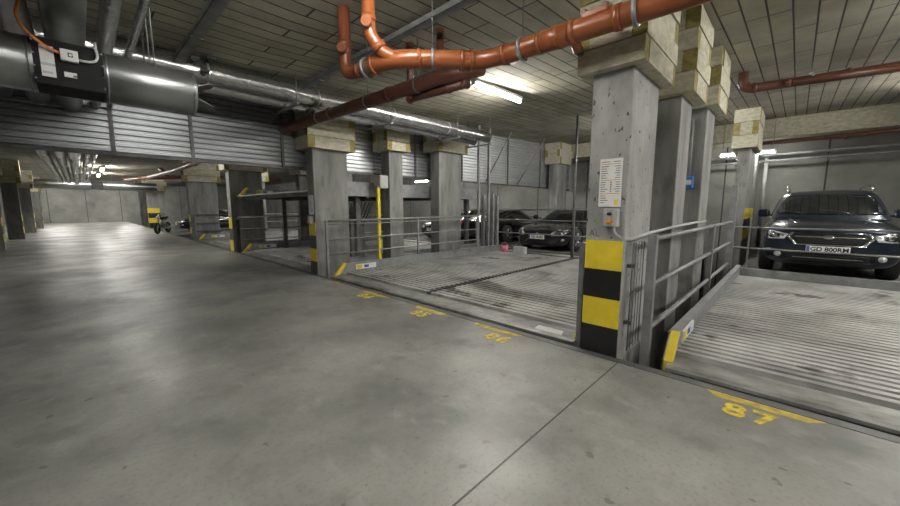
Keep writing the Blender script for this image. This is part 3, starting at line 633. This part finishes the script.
# ---------------------------------------------------------------- lamps
def tube_lamp(label, p, axis, L=1.5, r=.02, drop=.1):
    p = Vector(p); ax = Vector(axis).normalized(); sd = Vector((-ax.y, ax.x, 0))
    t = thing('fluorescent_lamp', label, 'lamp', p, 'fluorescent lamps')
    e0, e1 = p - ax * L / 2, p + ax * L / 2
    q = [e0 + sd * .06, e1 + sd * .06, e1 - sd * .06, e0 - sd * .06]
    MB().prism([v + Vector((0, 0, .03)) for v in q], (0, 0, .05)).build('housing', 'white_paint', t)
    for e in (e0, e1): MB().box(e.x - .03, e.x + .03, e.y - .03, e.y + .03, p.z - .025, p.z + .035).build('end_holder', 'white_paint', t)
    MB().cyl(e0, e1, r, 10).build('tube', 'tube_light', t)
    for u in (-.35, .35): MB().cyl(p + ax * (u * L) + Vector((0, 0, .08)), (p.x + ax.x * u * L, p.y + ax.y * u * L, CZ(p.x + ax.x * u * L)), .01, 6).build('hanger_rod', 'galvanized', t)
    return t
tube_lamp('glowing fluorescent tube under the ceiling in the middle bay, behind the orange pipe', (5.57, 4.12, CZ(5.57) - .1), (1, .0, 0), 1.42, .03)
for y, lb in ((24.7, 'nearer glowing lamp above the far aisle'), (29.4, 'farther glowing lamp above the far aisle')):
    tube_lamp(lb, (.97, y, 3.22), (0, 1, 0), 1.4, .045)
for k, (x, y, ax, L) in enumerate(((1.1, 2.0, (1, 0, 0), 1.5), (1.2, -3.0, (1, 0, 0), 1.5), (1.1, 13.1, (0, 1, 0), 1.2), (1.1, 42.5, (0, 1, 0), 1.4))):
    tube_lamp(('aisle lamp above the floor in front of bay 86', 'aisle lamp behind the camera', 'aisle lamp just beyond the slatted curtain', 'aisle lamp before the far wall')[k], (x, y, CZ(x) - .12), ax, L, .022 if k == 0 else .035)
tube_lamp('lamp under the ceiling boards of bay 87', (6.4, -3.2, CZ(6.4) - .12), (1, 0, 0), 1.5, .045)
tube_lamp('added unseen lamp under the ceiling boards beside the nearest pillar row', (6.3, -1.6, CZ(6.3) - .12), (1, 0, 0), 1.5, .012)  # added out of view to brighten the pillar sides and ceiling
tube_lamp('lamp over the black sports coupe hidden by the nearest pillar', (11.0, 3.2, 3.65), (1, 0, 0), 1.5, .04)
tube_lamp('lamp over the bay behind the slatted curtain', (9.5, 10.0, 3.6), (1, 0, 0), 1.5, .035)
tube_lamp('lamp over the bay beyond the striped pillar left of the raised platform', (8, 15.5, 3.6), (1, 0, 0), 1.5, .035)
tube_lamp('lamp over the motorbike bay', (7.5, 25.0, 3.6), (1, 0, 0), 1.5, .035)
tube_lamp('added hidden lamp over the bays beyond the far striped pillar', (7.5, 36, 3.55), (0, 1, 0), 1.5, .05)  # added lamp, hidden behind pillar tops, to lift the far end
tube_lamp('right one of two added lamps brightening the far wall', (3.2, 43.5, 3.3), (1, 0, 0), 1.5, .06)  # added fill lamp, tucked behind the distant fan, for a lighter far wall
tube_lamp('left one of two added lamps brightening the far wall', (-1.2, 43.5, 3.2), (1, 0, 0), 1.5, .06)  # second added fill lamp for the far wall
tube_lamp('lamp over the SUV bay, right of the blue SUV', (11.0, -2.05, CZ(11) - .12), (1, 0, 0), 1.5, .035)
tube_lamp('added hidden lamp over the bays at the far end of the left pillar row', (-4.5, 34, 3.2), (0, 1, 0), 1.5, .05)  # added on the left, out of sight, to lift the far end
tube_lamp('lamp over the back of the bays behind the curtain', (12.5, 11.5, 3.7), (1, 0, 0), 1.5, .035)
tube_lamp('small lamp seen between the slim pillar and the wide pillar, beyond the curtain', (13.5, 15.2, 2.83), (0, 1, 0), 1.1, .03)
tube_lamp('lamp right of the far pillar, above the left corner of the SUV', (14.2, .74, 2.98), (0, 1, 0), .36, .03)
tube_lamp('lamp left of the far pillar beyond the third pillar', (14.2, 1.66, 2.98), (0, 1, 0), .36, .03)

# ---------------------------------------------------------------- cars
def loft(sections, lv=2):
    """sections: (x, half profile [(y, z)...] from bottom centre up the side to top centre), mirrored and closed"""
    bm = bmesh.new(); rings = []
    for x, hp in sections:
        ring = [(x, y, z) for y, z in hp] + [(x, -y, z) for y, z in reversed(hp[1:-1])]
        rings.append([bm.verts.new(p) for p in ring])
    n = len(rings[0])
    for P, Q in zip(rings, rings[1:]):
        for k in range(n): bm.faces.new((P[k], P[(k + 1) % n], Q[(k + 1) % n], Q[k]))
    bm.faces.new(rings[0][::-1]); bm.faces.new(rings[-1])
    bmesh.ops.recalc_face_normals(bm, faces=bm.faces)
    for f in bm.faces: f.smooth = True
    me = bpy.data.meshes.new('loft'); bm.to_mesh(me); bm.free()
    o = bpy.data.objects.new('loft', me); COL.objects.link(o)
    md = o.modifiers.new('s', 'SUBSURF'); md.levels = lv; md.render_levels = lv
    return o
def bake(o):
    bpy.context.view_layer.update()
    me = bpy.data.meshes.new_from_object(o.evaluated_get(bpy.context.evaluated_depsgraph_get()))
    return me
def bvh_of(me):
    return BVHTree.FromPolygons([v.co.copy() for v in me.vertices], [tuple(p.vertices) for p in me.polygons])
def densify(poly, step=.04):
    out = []
    for a, b in zip(poly, poly[1:] + poly[:1]):
        n = max(1, int(math.dist(a, b) / step))
        out += [(a[0] + (b[0] - a[0]) * k / n, a[1] + (b[1] - a[1]) * k / n) for k in range(n)]
    return out
def conform(trees, poly, axis, origin, sign, off=.005, thick=.006):
    """a panel cut to poly and laid on a body: axis 0 looks along x (poly in y, z), axis 1 along y (poly in x, z), axis 2 along z (poly in x, y)"""
    bm = bmesh.new(); pts = densify(poly)
    vs = [bm.verts.new((p[0], p[1], 0)) for p in pts]; f = bm.faces.new(vs)
    xs = [p[0] for p in pts]; ys = [p[1] for p in pts]; st = .07
    for i in range(int((max(xs) - min(xs)) / st) + 1):
        bmesh.ops.bisect_plane(bm, geom=bm.verts[:] + bm.edges[:] + bm.faces[:], plane_co=(min(xs) + (i + .5) * st, 0, 0), plane_no=(1, 0, 0))
    for i in range(int((max(ys) - min(ys)) / st) + 1):
        bmesh.ops.bisect_plane(bm, geom=bm.verts[:] + bm.edges[:] + bm.faces[:], plane_co=(0, min(ys) + (i + .5) * st, 0), plane_no=(0, 1, 0))
    bmesh.ops.triangulate(bm, faces=bm.faces)
    d = [0, 0, 0]; d[axis] = sign; d = Vector(d); bad = []
    pos = {}
    for v in bm.verts:
        u, w = v.co.x, v.co.y
        o = [0, 0, 0]; k = [i for i in range(3) if i != axis]; o[k[0]], o[k[1]] = u, w; o[axis] = origin
        best = None
        for t in trees:
            h = t.ray_cast(Vector(o), d)
            if h[0] is not None and (best is None or h[3] < best[3]): best = h
        if best is None: bad.append(v)
        else: pos[v] = best[0] - d * off
    bmesh.ops.delete(bm, geom=bad, context='VERTS')
    for v in bm.verts: v.co = pos[v]
    r = bmesh.ops.extrude_face_region(bm, geom=bm.faces[:])
    for e in r['geom']:
        if isinstance(e, bmesh.types.BMVert): e.co = e.co + d * (off + thick)
    for f in bm.faces: f.smooth = True
    mb = MB(); mb.bm.free(); mb.bm = bm
    return mb
def mir(poly): return [(-a, b) for a, b in poly][::-1]
def add_wheel(t, x, y, r, w, side):
    wh = MB().lathe([(r * .62, -w / 2), (r * .93, -w / 2), (r, -w * .32), (r, w * .32), (r * .93, w / 2), (r * .62, w / 2)], (x, y, r), (0, side, 0), 36).build('wheel', 'rubber', t)
    MB().lathe([(r * .66, w * .5), (r * .64, w * .3), (r * .6, w * .2), (.0, w * .18)], (x, y, r), (0, side, 0), 30).build('rim_barrel', 'black', wh)
    mb = MB()
    for k in range(5):
        a = 2 * math.pi * k / 5 + .3
        for da in (-.13, .13):
            p0 = Vector((x + math.cos(a) * r * .1, y + side * w * .4, r + math.sin(a) * r * .1)); p1 = Vector((x + math.cos(a + da) * r * .63, y + side * w * .46, r + math.sin(a + da) * r * .63))
            mb.cyl(p0, p1, .022, 6)
    mb.cyl((x, y + side * w * .2, r), (x, y + side * w * .45, r), r * .16, 14)
    mb.lathe([(r * .6, w * .42), (r * .66, w * .5), (r * .67, w * .44)], (x, y, r), (0, side, 0), 30)
    mb.build('spokes', 'alloy', wh)

def make_car(kind, name, label, cat, plate, paint):
    t = thing(name, label, cat, (0, 0, 0), 'parked cars')
    if kind == 'suv':
        L, W, wr, wx = 4.6, .9, .345, (.88, 3.55)
        st = [(0.0, .33, .52, .74, .84, .60), (.05, .27, .52, .80, .90, .74), (.18, .23, .54, .87, .965, .84), (.45, .21, .56, .93, 1.02, .885), (.9, .21, .6, .98, 1.07, .9), (1.3, .21, .62, 1.0, 1.1, .9),
              (2.4, .21, .62, 1.02, 1.12, .9), (3.6, .22, .64, 1.05, 1.13, .9), (4.3, .28, .64, 1.05, 1.12, .88), (4.55, .36, .64, 1.0, 1.08, .83), (4.62, .42, .62, .92, 1.0, .76)]
        cab = [(1.0, 1.02, .76, .7, 1.07), (1.1, 1.02, .8, .72, 1.13), (1.8, 1.02, .84, .66, 1.56), (2.2, 1.02, .85, .645, 1.655), (3.0, 1.02, .86, .64, 1.68), (3.9, 1.02, .86, .635, 1.645), (4.35, 1.02, .84, .62, 1.56), (4.58, 1.0, .8, .7, 1.1)]
    else:
        L, W, wr, wx = 4.3, .925, .34, (.8, 3.4)
        st = [(0.0, .2, .42, .55, .6, .55), (.05, .16, .42, .6, .65, .7), (.2, .14, .44, .67, .7, .83), (.5, .13, .47, .74, .76, .9), (.9, .13, .5, .79, .82, .925), (1.35, .13, .52, .79, .87, .92),
              (2.2, .13, .53, .82, .89, .91), (3.2, .14, .57, .87, .91, .93), (3.9, .2, .57, .86, .92, .9), (4.2, .26, .58, .82, .88, .82), (4.3, .32, .58, .74, .82, .72)]
        cab = [(1.15, .78, .72, .66, .84), (1.3, .78, .76, .66, .91), (1.75, .78, .79, .58, 1.18), (2.1, .78, .8, .55, 1.285), (2.6, .78, .8, .54, 1.3), (3.2, .78, .79, .54, 1.2), (3.75, .78, .75, .56, 1.03), (4.1, .78, .7, .56, .88)]
    secs = []
    for x, zb, zm, zs, zc, w in st:
        secs.append((x, [(0, zb), (w * .7, zb), (w * .95, zb + .07), (w, zm), (w * .985, zs - .08), (w * .92, zs), (w * .66, zc - .025), (w * .35, zc - .004), (0, zc)]))
    body = loft(secs); cabin = loft([(x, [(0, zb), (wb, zb), (wb, zb + .04), ((wb + wt) / 2 + .03, (zb + zr) / 2), (wt + .03, zr - .08), (wt - .04, zr - .02), (wt * .5, zr), (0, zr + .006)]) for x, zb, wb, wt, zr in cab])
    mb_, mc_ = bake(body), bake(cabin)
    tb, tcab = bvh_of(mb_), bvh_of(mc_)
    # wheel arches cut out of the body
    cut = MB()
    for x in wx:
        for s in (-1, 1): cut.cyl((x, s * (W - .26), wr), (x, s * (W + .2), wr), wr * 1.13, 32)
    cme = cut.build('cut', 'black')
    md = body.modifiers.new('b', 'BOOLEAN'); md.object = cme; md.operation = 'DIFFERENCE'; md.solver = 'EXACT'
    mb2 = bake(body)
    for o in (body, cabin, cme): bpy.data.objects.remove(o)
    def add(me, nm, mat, par):
        me.materials.clear(); me.materials.append(M[mat]); o = bpy.data.objects.new(nm, me); COL.objects.link(o); o.parent = par; return o
    bo = add(mb2, 'body_shell', paint, t); add(mc_, 'cabin_shell', paint, t)
    both = [tb, tcab]
    for x in wx:
        for s in (-1, 1): add_wheel(t, x, s * (W - .115), wr, .22, s)
    MB().box(.5, L - .5, -.7, .7, .16 if kind != 'suv' else .22, .4).build('underbody', 'black_matt', t)
    def panel(nm, mat, poly, axis, origin, sign, off=.005, par=t, thick=.006): return conform(both, poly, axis, origin, sign, off, thick).build(nm, mat, par)
    if kind == 'suv':
        panel('windshield', 'car_glass', [(-.7, 1.14), (.7, 1.14), (.735, 1.18), (.585, 1.55), (.5, 1.575), (-.5, 1.575), (-.585, 1.55), (-.735, 1.18)], 0, -2, 1)
        for s in (-1, 1):
            panel('side_window', 'car_glass', [(1.45, 1.12), (2.55, 1.14), (2.5, 1.52), (1.98, 1.52)], 1, s * 2, -s)
            panel('side_window', 'car_glass', [(2.63, 1.14), (3.5, 1.16), (3.45, 1.52), (2.6, 1.52)], 1, s * 2, -s)
            panel('side_window', 'car_glass', [(3.58, 1.17), (4.2, 1.22), (4.0, 1.5), (3.55, 1.52)], 1, s * 2, -s)
            q = lambda P: P if s > 0 else mir(P)
            hl = panel('headlight', 'lamp_glass', q([(.5, .80), (.55, .71), (.76, .70), (.84, .76), (.84, .865), (.70, .85)]), 0, -1, 1)
            panel('headlight_bezel', 'black', q([(.6, .80), (.62, .735), (.74, .725), (.79, .77), (.79, .83), (.7, .825)]), 0, -1, 1, .009, hl)
            panel('projector', 'chrome', q([(.65, .80), (.65, .745), (.72, .745), (.72, .80)]), 0, -1, 1, .014, hl)
            panel('fog_recess', 'black', q([(.56, .52), (.54, .36), (.76, .36), (.8, .43), (.78, .53)]), 0, -1, 1, .005)
            fl = panel('fog_lamp', 'lamp_glass', q([(.62 + .05 * math.cos(a), .43 + .05 * math.sin(a)) for a in [k * math.pi / 6 for k in range(12)]]), 0, -1, 1, .012)
            MB().box(1.25, 1.42, min(s * .83, s * 1.02), max(s * .83, s * 1.02), 1.08, 1.25, .05).build('wing_mirror', paint, t)
            MB().box(1.36, 1.42, min(s * .75, s * .86), max(s * .75, s * .86), 1.1, 1.14).build('mirror_stalk', 'black', t)
            MB().tube([(1.95, s * .6, 1.58)] + bend((1.95, s * .6, 1.62), (1.98, s * .6, 1.71), (2.2, s * .6, 1.73)) + bend((3.7, s * .6, 1.735), (3.95, s * .6, 1.72), (4.0, s * .6, 1.6)), .022, 8).build('roof_rail', 'chrome', t)
            panel('door_seam', 'black', [(1.42, .35), (1.43, .35), (1.43, 1.02), (1.42, 1.02)], 1, s * 2, -s, .003)
            panel('tail_light', 'red_glass', q([(.62, .95), (.62, .78), (.8, .78), (.8, .98)]), 0, 6, -1)
        gr = panel('grille', 'black', [(-.44, .83), (-.5, .76), (-.4, .63), (.4, .63), (.5, .76), (.44, .83)], 0, -1, 1)
        panel('grille_bar', 'chrome', [(-.42, .775), (-.42, .757), (.42, .757), (.42, .775)], 0, -1, 1, .012, gr)
        for s in (-1, 1):
            q = lambda P: P if s > 0 else mir(P)
            panel('grille_trim', 'chrome', q([(.455, .84), (.52, .76), (.415, .615), (.38, .615), (.385, .64), (.48, .76), (.43, .83)]), 0, -1, 1, .011, gr)
        panel('grille_trim', 'chrome', [(-.41, .635), (-.41, .615), (.41, .615), (.41, .635)], 0, -1, 1, .011, gr)
        panel('emblem', 'chrome', [(.075 * math.cos(a), .765 + .037 * math.sin(a)) for a in [k * math.pi / 8 for k in range(16)]], 0, -1, 1, .018, gr)
        panel('lower_intake', 'black', [(-.48, .46), (-.5, .34), (.5, .34), (.48, .46)], 0, -1, 1)
        panel('bumper_cladding', 'black_matt', [(-.86, .5), (-.84, .28), (.84, .28), (.86, .5), (.56, .54), (-.56, .54)], 0, -1, 1, .003)
        panel('bumper_strip', 'alloy', [(-.42, .4), (-.42, .385), (.42, .385), (.42, .4)], 0, -1, 1, .012)
        pz, px = .55, -.03
        panel('hood_seam', 'black', [(.33, -.62), (.34, -.63), (.34, .63), (.33, .62)], 2, 3, -1, .002)
        for s in (-1, 1): panel('hood_crease', paint, [(.35, s * .42 - .012), (.35, s * .42 + .012), (1.0, s * .52 + .012), (1.0, s * .52 - .012)], 2, 3, -1, .012)
        for s in (-.35, .3): MB().tube([(1.12, s, 1.145), (1.2, s + .2, 1.2), (1.25, s + .45, 1.225)], .008, 6).build('wiper', 'black', t)
        MB().box(2.3, 2.33, -.3, .3, 1.45, 1.5).build('sun_visor', 'black', t)
    else:
        panel('windshield', 'car_glass', [(-.66, .93), (.66, .93), (.68, .97), (.5, 1.2), (.4, 1.225), (-.4, 1.225), (-.5, 1.2), (-.68, .97)], 0, -2, 1)
        panel('rear_window', 'car_glass', [(-.45, .98), (.45, .98), (.42, 1.17), (-.42, 1.17)], 0, 6, -1)
        for s in (-1, 1):
            q = lambda P: P if s > 0 else mir(P)
            panel('side_window', 'car_glass', [(1.72, .93), (2.85, .95), (3.15, 1.06), (2.7, 1.2), (2.15, 1.19)], 1, s * 2, -s)
            hl = panel('headlight', 'lamp_glass', q([(.44, .56), (.48, .48), (.74, .5), (.84, .6), (.91, .8), (.8, .76), (.64, .68)]), 0, -1, 1)
            panel('projector', 'black', q([(.57, .59), (.58, .53), (.66, .54), (.7, .6), (.64, .62)]), 0, -1, 1, .009, hl)
            panel('indicator', 'lamp_glass', q([(.74, .4), (.72, .34), (.78, .35), (.79, .4)]), 0, -1, 1, .008)
            MB().box(1.5, 1.64, min(s * .9, s * 1.06), max(s * .9, s * 1.06), .93, 1.04, .035).build('wing_mirror', paint, t)
            MB().box(1.57, 1.63, min(s * .78, s * .93), max(s * .78, s * .93), .94, .98).build('mirror_stalk', 'black', t)
            panel('tail_light', 'red_glass', q([(.55, .78), (.58, .68), (.72, .66), (.74, .74)]), 0, 6, -1)
            panel('door_seam', 'black', [(1.55, .3), (1.56, .3), (1.56, .84), (1.55, .84)], 1, s * 2, -s, .003)
            MB().tube([(2.55, s * .935, .77), (2.72, s * .94, .77)], .014, 6).build('door_handle', 'chrome', t)
        panel('grille', 'black', [(-.42, .36), (-.5, .22), (.5, .22), (.42, .36), (.3, .4), (-.3, .4)], 0, -1, 1)
        panel('hood_seam', 'black', [(.33, -.62), (.34, -.63), (.34, .63), (.33, .62)], 2, 3, -1, .002)
        panel('emblem', 'chrome', [(.05 * math.cos(a), .545 + .03 * math.sin(a)) for a in [k * math.pi / 8 for k in range(16)]], 0, -1, 1, .012)
        pz, px = .44, -.035
    pl = MB().box(px - .008, px + .004, -.26, .26, pz - .057, pz + .057, .003).build('number_plate', 'paper', t)
    MB().box(px + .004, px + .12, -.2, .2, pz - .045, pz + .045).build('plate_bracket', 'black', pl)
    MB().box(px - .0092, px - .008, .215, .256, pz - .052, pz + .052).build('plate_strip', 'blue_print', pl)
    text(plate, .098, (px - .0088, -.02, pz), basis((0, -1, 0), (0, 0, 1)), 'black', 'plate_text', pl, .0008, .003)
    return t
suv = make_car('suv', 'suv_car', 'dark blue SUV parked nose out at the right behind bay 87', 'car', 'GD 800RM', 'suv_paint')
suv.location = (9.22, -.48, .044); suv.scale = (1.05, 1.05, 1.03)
cp = make_car('coupe', 'sports_car', 'black sports coupe parked nose out at the back of bay 86', 'car', 'GD 4U42', 'black_paint')
cp.location = (9.55, 5.55, .044)
c2 = copy_tree(cp); c2.location = (14.3, 8.45, .044); c2.rotation_euler = (0, 0, math.pi); c2['label'] = 'black car parked tail out behind the group of short posts, left of the coupe'
c3 = copy_tree(cp); c3.location = (9.9, 10.6, .044); c3['label'] = 'dark car with bright headlights seen between the wide pillar and the tall posts'
c4 = copy_tree(cp); c4.location = (3.9, 25.9, .002); c4['label'] = 'dark car parked beyond the motorbike under the brown pipes'
MBs = MB().box(3.3, 9, 22.4, 27.4, PIT, 0).build('parking_deck', 'galvanized_dark'); tag(MBs, 'dark deck under the car beyond the motorbike', 'parking deck')

# ---------------------------------------------------------------- motorbike
t = thing('motorbike', 'black motorbike parked at the aisle edge between the far pillars', 'motorbike', (3.1, 24.9, 0))
BX, BY, BU = 3.05, 24.5, (.45, .893)
def at(u, z, s=0): return (BX + u * BU[0] - s * BU[1], BY + u * BU[1] + s * BU[0], z)
for yy in (-.7, .7):
    p = Vector((*at(yy * .95, .3)[:2], .3)); ax = Vector((-BU[1], BU[0], 0))
    MB().lathe([(.2, -.05), (.27, -.055), (.3, -.03), (.3, .03), (.27, .055), (.2, .05)], p, ax, 28).build('wheel', 'rubber', t)
    mb = MB()
    for k in range(6):
        an = k * math.pi / 3; u = Vector((BU[0], BU[1], 0))
        mb.cyl(p, p + u * (.21 * math.cos(an)) + Vector((0, 0, .21 * math.sin(an))), .012, 6)
    mb.build('spokes', 'alloy', t)
MB().tube([at(-.55, .3), at(-.38, .85), at(-.33, 1.02)], .035, 8).build('fork', 'alloy', t)
MB().tube([at(-.36, 1.02, -.34), at(-.38, 1.06, -.15), at(-.38, 1.06, .15), at(-.36, 1.02, .34)], .018, 8).build('handlebar', 'black', t)
MB().lathe([(0, .0), (.08, .01), (.09, .06), (.05, .14)], at(-.52, .86), (BU[0], BU[1], 0), 16).build('headlight', 'lamp_glass', t)
def blob(nm, mat, c, sx, sy, sz):
    mb = MB(); bmesh.ops.create_uvsphere(mb.bm, u_segments=16, v_segments=10, radius=1)
    for v in mb.bm.verts:
        q = Vector((v.co.x * sx, v.co.y * sy, v.co.z * sz)); v.co = Vector(c) + Vector((q.x * BU[0] - q.y * BU[1], q.x * BU[1] + q.y * BU[0], q.z))
    for f in mb.bm.faces: f.smooth = True
    mb.build(nm, mat, t)
blob('fuel_tank', 'black_paint', at(-.12, .86), .27, .14, .13); blob('seat', 'rubber', at(.38, .82), .36, .13, .07); blob('engine', 'galvanized_dark', at(0, .45), .24, .16, .18)
MB().tube([at(-.3, .95), at(.0, .7), at(.5, .72), at(.75, .9)], .035, 8).build('frame', 'black', t)
MB().tube([at(.05, .4), at(.3, .35), at(.7, .3)], .03, 8).build('swing_arm', 'black', t)
MB().tube([at(.0, .3, -.14), at(.3, .26, -.16), at(.8, .42, -.16)], .045, 10).build('exhaust', 'alloy', t)
MB().tube([at(.1, .3, -.1), at(.15, .0, -.26)], .012, 6).build('side_stand', 'black', t)

# ---------------------------------------------------------------- small things
t = thing('bucket', 'small pink and white bucket on the platform left of the black coupe', 'bucket', (8.8, 6.2, .025))
MB().lathe([(.0, .0), (.09, .0), (.12, .2), (.112, .2), (.085, .01), (0, .01)], (8.8, 6.2, .025), (0, 0, 1), 20).build('pail', 'pink_plastic', t)
MB().tube([(8.8, 6.08, .22), (8.8, 6.12, .3), (8.8, 6.2, .33), (8.8, 6.28, .3), (8.8, 6.32, .22)], .006, 6).build('handle', 'white_paint', t)
t = thing('tool_case', 'pale grey carry case on the platform in front of the black coupe', 'case', (8.79, 5.65, .022))
MB().box(8.72, 8.86, 5.45, 5.85, .022, .24, .03).build('case_body', 'grey_plastic', t)
MB().tube([(8.79, 5.55, .23), (8.79, 5.57, .29), (8.79, 5.73, .29), (8.79, 5.75, .23)], .014, 8).build('handle', 'black', t)
# hydraulic gear seen under the raised platform between the pillars
t = thing('hydraulic_unit', 'hydraulic unit with hoses under the raised platform, left of the yellow pole', 'hydraulic unit', (4.9, 8.2, .03))
MB().box(4.7, 5.1, 8.0, 8.5, .03, 1.0, .02).build('cabinet', 'galvanized_dark', t)

for k in range(4): MB().tube(bend((4.8 + k * .08, 7.98, .9), (4.8 + k * .1, 7.7, 1.35), (4.9 + k * .1, 7.75, 1.5)), .015, 6).build('hose', 'black', t)
t = thing('control_cabinet', 'beige control cabinet on the left side of the slim pillar above the yellow pole', 'control cabinet', (4.95, 7.02, 1.8))
MB().box(4.84, 5.08, 6.9, 7.14, 1.8, 2.1, .01).build('cabinet_body', 'wood_wool', t)
MB().box(4.86, 5.06, 6.89, 6.9, 1.82, 2.08, .003).build('cabinet_door', 'grey_plastic', t)
